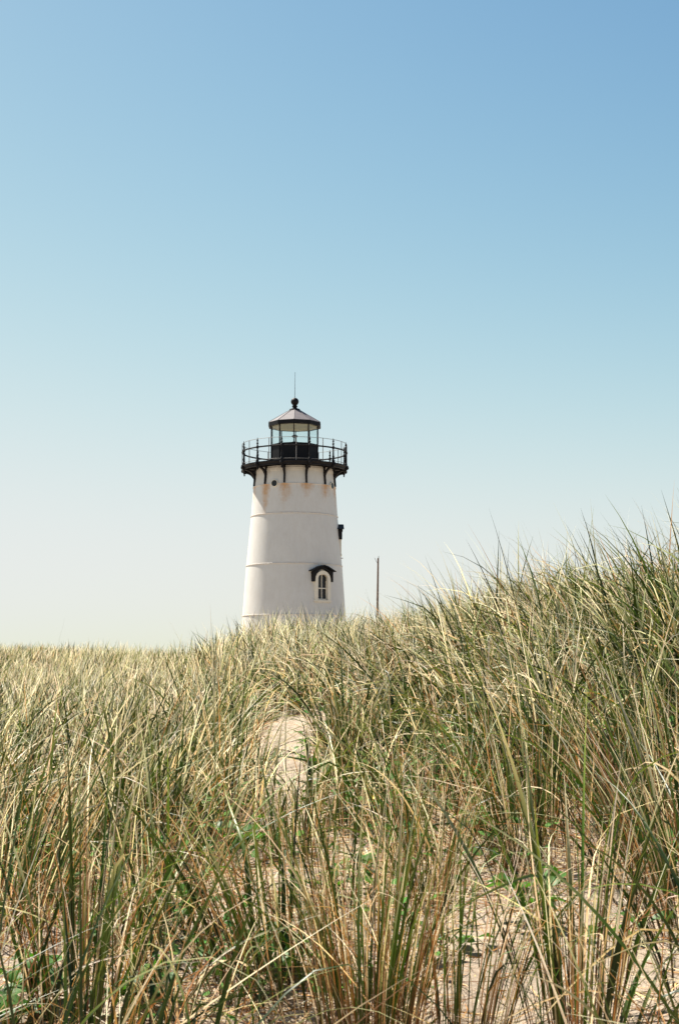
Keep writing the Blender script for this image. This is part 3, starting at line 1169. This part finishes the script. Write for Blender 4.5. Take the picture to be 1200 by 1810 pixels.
def local_blades(n, leanx, leany, fan, L, W, kinds, spread, K=12, bendm=.8, tilt=.2, cross=0.0):
    a = rng.random(n) * 2 * pi
    r = spread * np.sqrt(rng.random(n))
    vx = np.cos(a) * fan * (.3 + r / spread) + leanx + rng.normal(0, .16, n)
    vy = np.sin(a) * fan * (.3 + r / spread) + leany + rng.normal(0, .16, n)
    mag = np.sqrt(vx * vx + vy * vy)
    th0 = tilt * mag + .04
    bend = bendm * mag * (.3 + .9 * rng.random(n))
    c = colours(rng.choice(kinds, n), .15)
    ka = np.where(rng.random(n) < .22, .5 + rng.random(n) * .9, 0)
    kt = .4 + rng.random(n) * .35
    return dict(base=np.stack([r * np.cos(a), r * np.sin(a), np.full(n, -.02)], -1), az=np.arctan2(vx, vy), th0=th0, bend=bend,
                length=L * (.65 + .5 * rng.random(n)), width=1.05 * W * (.75 + .5 * rng.random(n)), roll=rng.normal(0, .8, n), c=c, K=K,
                kink=(kt, ka), sway=rng.normal(0, .25, n))


def bl_sub(d, i):
    s = slice(i, i + 1) if isinstance(i, int) else i
    return blades(d['base'][s], d['az'][s], d['th0'][s], d['bend'][s], d['length'][s], d['width'][s], d['roll'][s],
                  d['c'][s, 0], d['c'][s, 1], d['c'][s, 2], d['K'], True, (d['kink'][0][s], d['kink'][1][s]), 1.6, d['sway'][s])


def tussock(px, d, nb, nf, leanx, leany, L, W, label, kinds=(0, 0, 1, 2, 2, 3), spread=.12, fan=.7, bendm=.8, dry=(4, 5, 6, 7)):
    x, y, z = at_ground(px, d)
    root = empty('beach_grass_tussock', (x, y, z))
    tag(root, label, 'grass tussock', 'beach grass tussocks in the foreground')
    D_ = local_blades(nb, leanx, leany, fan, L, W, list(kinds), spread, 13, bendm)
    for i in range(nb):
        v, f, c = bl_sub(D_, i)
        put('blade', np_mesh('blade', v, f, M['blade'], c), root)
    E = local_blades(nf, leanx * .8, leany * .8, fan * .9, L * .8, W * .42, list(dry) + list(kinds)[:2], spread * 1.2, 8, .5)
    v, f, c = bl_sub(E, slice(0, nf))
    fs_ = put('fine_stalks', np_mesh('fine_stalks', v, f, M['blade'], c), root)
    fs_['kind'] = 'stuff'
    return root


TS = [
    (995, 3.95, 22, 60, -.15, .1, .90, .0120, 'upright tussock with broad blue green blades on the bare sand at lower right'),
    (660, 4.00, 20, 220, .10, .0, .80, .0080, 'thick brown stemmed tussock at bottom centre of the picture'),
    (455, 4.40, 14, 50, -.80, .0, .88, .0115, 'broad dark bladed tussock bowing left over the sandy patch at bottom left of centre'),
    (160, 4.10, 20, 60, .05, .1, .85, .0110, 'straight dark green tussock standing before the left sand patch'),
    (830, 3.90, 10, 60, .60, .1, .80, .0085, 'open tussock with one long blade arching right beside the lower right sand'),
    (1190, 4.60, 24, 90, -.65, .1, .95, .0095, 'dense dark green tussock leaning left at the lower right edge'),
    (1130, 5.80, 26, 100, -.75, .1, 1.00, .0095, 'large dark tussock on the right slope, its blades swept to the left'),
    (40, 5.20, 18, 60, .45, .0, .85, .0100, 'green tussock at the left edge with blades leaning right'),
    (310, 5.10, 16, 50, .25, .0, .80, .0095, 'slender tussock in front of the small bare sand patch on the left'),
    (600, 5.2, 12, 60, .25, .0, .62, .0085, 'narrow tussock just below the end of the sandy path'),
    (520, 6.50, 16, 60, -.20, .0, .62, .0090, 'short bent tussock closing the lower end of the sandy path'),
    (760, 5.40, 14, 70, .15, .0, .80, .0085, 'reddish stemmed tussock right of centre above the bottom clump'),
    (915, 5.50, 18, 80, -.35, .0, .85, .0090, 'leafy tussock between the lower right sand and the slope'),
    (430, 8.30, 24, 80, .05, .0, .80, .0090, 'tall straight tussock at the left rim of the sandy path'),
    (620, 8.60, 22, 80, .20, .0, .78, .0090, 'tall tussock at the right rim of the sandy path'),
    (240, 7.40, 24, 80, .30, .0, .80, .0095, 'dark green tussock left of the sandy path among leafy plants'),
    (1150, 8.8, 26, 80, -.35, .0, .78, .0110, 'tall broad bladed tussock standing on the upper right slope'),
    (960, 8.20, 24, 80, -.60, .0, .95, .0110, 'pale bladed tussock bowing left across the right slope'),
    (1050, 3.60, 8, 26, .55, .1, .60, .0100, 'small low tussock at the very bottom right with one blade over the sand'),
]
for a in TS:
    tussock(*a)


# ------------------------------------------------------------------ low leafy plants
def leaf_mesh(L, Wd, lobes, cup):
    """one leaf along +Y, lobed outline, folded a little along the midrib."""
    k = 7
    vs = [(0, 0, 0)]
    L_, R_ = [], []
    for i in range(1, k + 1):
        t = i / k
        wv = sin(pi * min(t * 1.02, 1)) ** .7 * (1 + .22 * cos(lobes * 2 * pi * t))
        if i == k:
            wv = .06
        zz = cup * L * sin(pi * t) - .25 * L * t * t
        L_.append((-Wd / 2 * wv, L * t, zz + Wd * .16 * wv))
        R_.append((Wd / 2 * wv, L * t, zz + Wd * .16 * wv))
    mid = [(0, L * i / k, cup * L * sin(pi * i / k) - .25 * L * (i / k) ** 2) for i in range(1, k + 1)]
    vs += L_ + mid + R_
    fs = [(0, k + 1, 1), (0, 2 * k + 1, k + 1)]
    for i in range(k - 1):
        fs += [(1 + i, k + 1 + i, k + 2 + i, 2 + i), (k + 1 + i, 2 * k + 1 + i, 2 * k + 2 + i, k + 2 + i)]
    me = bpy.data.meshes.new('leaf')
    me.from_pydata(vs, [], fs)
    me.polygons.foreach_set('use_smooth', [True] * len(me.polygons))
    me.materials.append(M['leaf'])
    return me


LEAVES = [leaf_mesh(.060, .040, 3, .1), leaf_mesh(.075, .050, 2, .15), leaf_mesh(.050, .040, 2, .05), leaf_mesh(.085, .045, 3, .12)]
SHARED = 'low leafy green plant half hidden among the beach grass stems'
PL = [  # bearing px, distance, leaves, size, height, label or None
    (335, 5.15, 20, 1.05, .16, 'bushy green plant with lobed leaves in front of the left bare sand patch'),
    (95, 4.35, 22, 1.0, .12, 'broad mat of green leaves at the bottom left corner'),
    (430, 4.60, 14, 1.0, .14, 'leafy green plant just left of the big left leaning tussock'), (35, 4.15, 12, 1.0, .08, 'small green plant at the very bottom left corner of the sand'), (260, 4.30, 14, .95, .10, 'low leafy plant right of the bottom left leaf mat'), (520, 4.55, 10, .9, .10, 'small leafy plant under the left leaning broad bladed tussock'),
    (180, 5.0, 12, .9, .10, 'low plant between the dark left tussock and the bare sand'), (60, 6.9, 16, 1.0, .18, 'leafy plant among dark grass close to the left picture edge, above the sand'), (20, 6.3, 10, .9, .12, 'smaller green plant at the left picture edge beside leaning grass'), (240, 6.9, 14, 1.0, .16, 'leafy plant below the pink flowering one, among dark stems'), (150, 7.4, 14, 1.0, .18, 'green plant in the shade left of centre, behind the straight tussock'),
    (420, 6.6, 14, 1.1, .14, 'leafy plant just below the left rim of the sandy path'), (470, 6.7, 10, 1.0, .14, 'small plant at the foot of the sandy path, right of its larger twin'), (930, 4.75, 14, 1.0, .14, 'dark round leaved plant on the sand beside the lower right tussock'),
    (545, 10.3, 16, 1.15, .22, 'green plant on the right rim of the sandy path'),
    (558, 9.2, 14, 1.1, .20, 'leafy stem standing in the middle of the sandy path'),
    (525, 13.2, 16, 1.4, .20, 'green plant at the far top end of the sandy path'),
    (440, 8.9, 12, 1.1, .16, 'leafy plant tucked into the left rim of the sandy path'), (700, 7.0, 12, 1.0, .14, 'leafy plant right of the yellow flowered one'), (720, 6.2, 12, .95, .14, 'leafy plant beneath the reddish stemmed tussock'), (880, 8.0, 16, 1.2, .22, 'bright leafy plant in the grass low on the right slope'), (930, 8.6, 16, 1.2, .22, 'leafy plant beside the pale bladed tussock on the right slope'),
    (960, 7.2, 12, 1.0, .16, 'small plant beneath the leafy tussock on the right'), (1180, 9.0, 18, 1.4, .30, 'tall leafy plant on the right slope at the picture edge'),
    (1120, 6.1, 12, 1.0, .14, 'leafy plant at the foot of the large dark swept tussock'), (1170, 5.2, 14, 1.1, .20, 'leafy plant at the right edge behind the dense leaning tussock'), (860, 6.0, 10, .9, .10, 'small leafy plant on littered sand right of centre'), (620, 5.6, 10, .9, .10, 'small leafy plant right of the narrow tussock below the path'),
    (360, 8.0, 12, 1.1, .16, 'leafy plant left of the tall tussock on the path rim'), (300, 9.0, 12, 1.1, .18, 'green plant in dense grass left of the path, farther up'), (800, 10.5, 14, 1.3, .22, 'leafy plant high in the grass right of centre'), (1010, 9.8, 14, 1.3, .24, 'leafy plant high on the right slope among upright blades'), (690, 9.6, 12, 1.2, .2, 'leafy plant in the grass right of the path, midway up'),
    (120, 8.8, 12, 1.2, .2, 'far small leafy plant in the grass on the left'), (200, 9.6, 12, 1.2, .2, 'far leafy plant in the grass left of the path'), (1080, 4.55, 8, .8, .08, 'tiny leafy plant on the bare sand at lower right'), (790, 4.6, 8, .8, .08, 'tiny leafy plant between bottom centre clump and right sand'),
]


def plant(px, d, nl, size, hh, label, flower=None):
    if d < 7.2:
        nl, size, hh = int(nl * 1.5), size * 1.2, hh * 1.25
    x, y, z = at_ground(px, d)
    root = empty('leafy_plant', (x, y, z))
    tag(root, label or SHARED, 'plant', 'low leafy plants on the dune')
    ns = max(2, nl // 5)
    mb = MB()
    tips = []
    for s in range(ns):
        a = 2 * pi * s / ns + random.random()
        r = .05 + .08 * random.random()
        h_ = hh * (.5 + .6 * random.random())
        tip = (r * cos(a), r * sin(a), h_)
        tips.append(tip)
        mb.tube([(0, 0, -.02), (tip[0] * .4, tip[1] * .4, h_ * .6), tip], [.003, .0025, .0015], 4)
    mb.build('stem', M['leaf'], root)
    for i in range(nl):
        t = tips[i % ns]
        f = .45 + .55 * random.random()
        lf = put('leaf', random.choice(LEAVES), root, (t[0] * f + random.uniform(-.02, .02), t[1] * f + random.uniform(-.02, .02), max(t[2] * f, .015)))
        lf.rotation_euler = (random.uniform(-.15, .75), random.uniform(-.4, .4), random.random() * 2 * pi)
        s = size * random.uniform(.8, 1.3)
        lf.scale = (s, s, s)
    if flower:
        fm, cnt = flower
        for i in range(cnt):
            mb = MB()
            for q_ in range(5):
                a = 2 * pi * q_ / 5
                c_, s_ = cos(a), sin(a)
                pts = [(0, 0), (.004, .006), (.0055, .012), (0, .016), (-.0055, .012), (-.004, .006)]
                mb.add([(c_ * u_ - s_ * v_, s_ * u_ + c_ * v_, .004 + .2 * v_) for u_, v_ in pts], [tuple(range(6))])
            t = tips[i % ns]
            o = mb.build('flower', M[fm], root)
            o.location = (t[0] + random.uniform(-.02, .02), t[1] - .01 + random.uniform(-.02, .02), t[2] + .02 + .03 * i)
            o.rotation_euler = (R(55), 0, random.uniform(-.5, .5))
    return root


for p in PL:
    plant(*p)
plant(640, 7.55, 10, .8, .16, 'plant bearing small yellow flowers right of the sandy path', ('yellow', 4))
plant(303, 8.0, 12, 1.0, .20, 'plant with a small pink flower among the grass left of the path', ('pink', 3))

# leafy undergrowth of the slope that nobody could count
x, y = scatter(3.0, 17, 26.0, 1.0)
k = (bare(x, y) < .25) & (vnoise(x * .8 + 5, y * .8) > -.14)
x, y = x[k], y[k]
cnt = 9
xi = np.repeat(x, cnt) + rng.normal(0, .10, len(x) * cnt)
yi = np.repeat(y, cnt) + rng.normal(0, .10, len(x) * cnt)
n = len(xi)
zi_ = height(xi, yi, False) + .02 + rng.random(n) * np.interp(yi, [4, 8], [.13, .26])
gcol = np.stack([.04 + .035 * rng.random(n), .095 + .08 * rng.random(n), .012 + .012 * rng.random(n)], -1)
V, F, C = blades(np.stack([xi, yi, zi_], -1), rng.random(n) * 2 * pi, .7 + .7 * rng.random(n), rng.random(n) * .6, np.interp(yi, [4, 8], [.035, .07]) * (.8 + .7 * rng.random(n)),
                 np.interp(yi, [4, 8], [.022, .040]) * (.8 + .5 * rng.random(n)), rng.normal(0, .4, n), gcol, gcol, gcol, 3, False, None, 1.0, rng.normal(0, .2, n))
g = put('leafy_undergrowth', np_mesh('leafy_undergrowth', V, F, M['dry'], C))
tag(g, 'low green leaves growing thickly between the grass stems on the slope', 'undergrowth', kind='stuff')
print('undergrowth', len(F) * 2, flush=True)
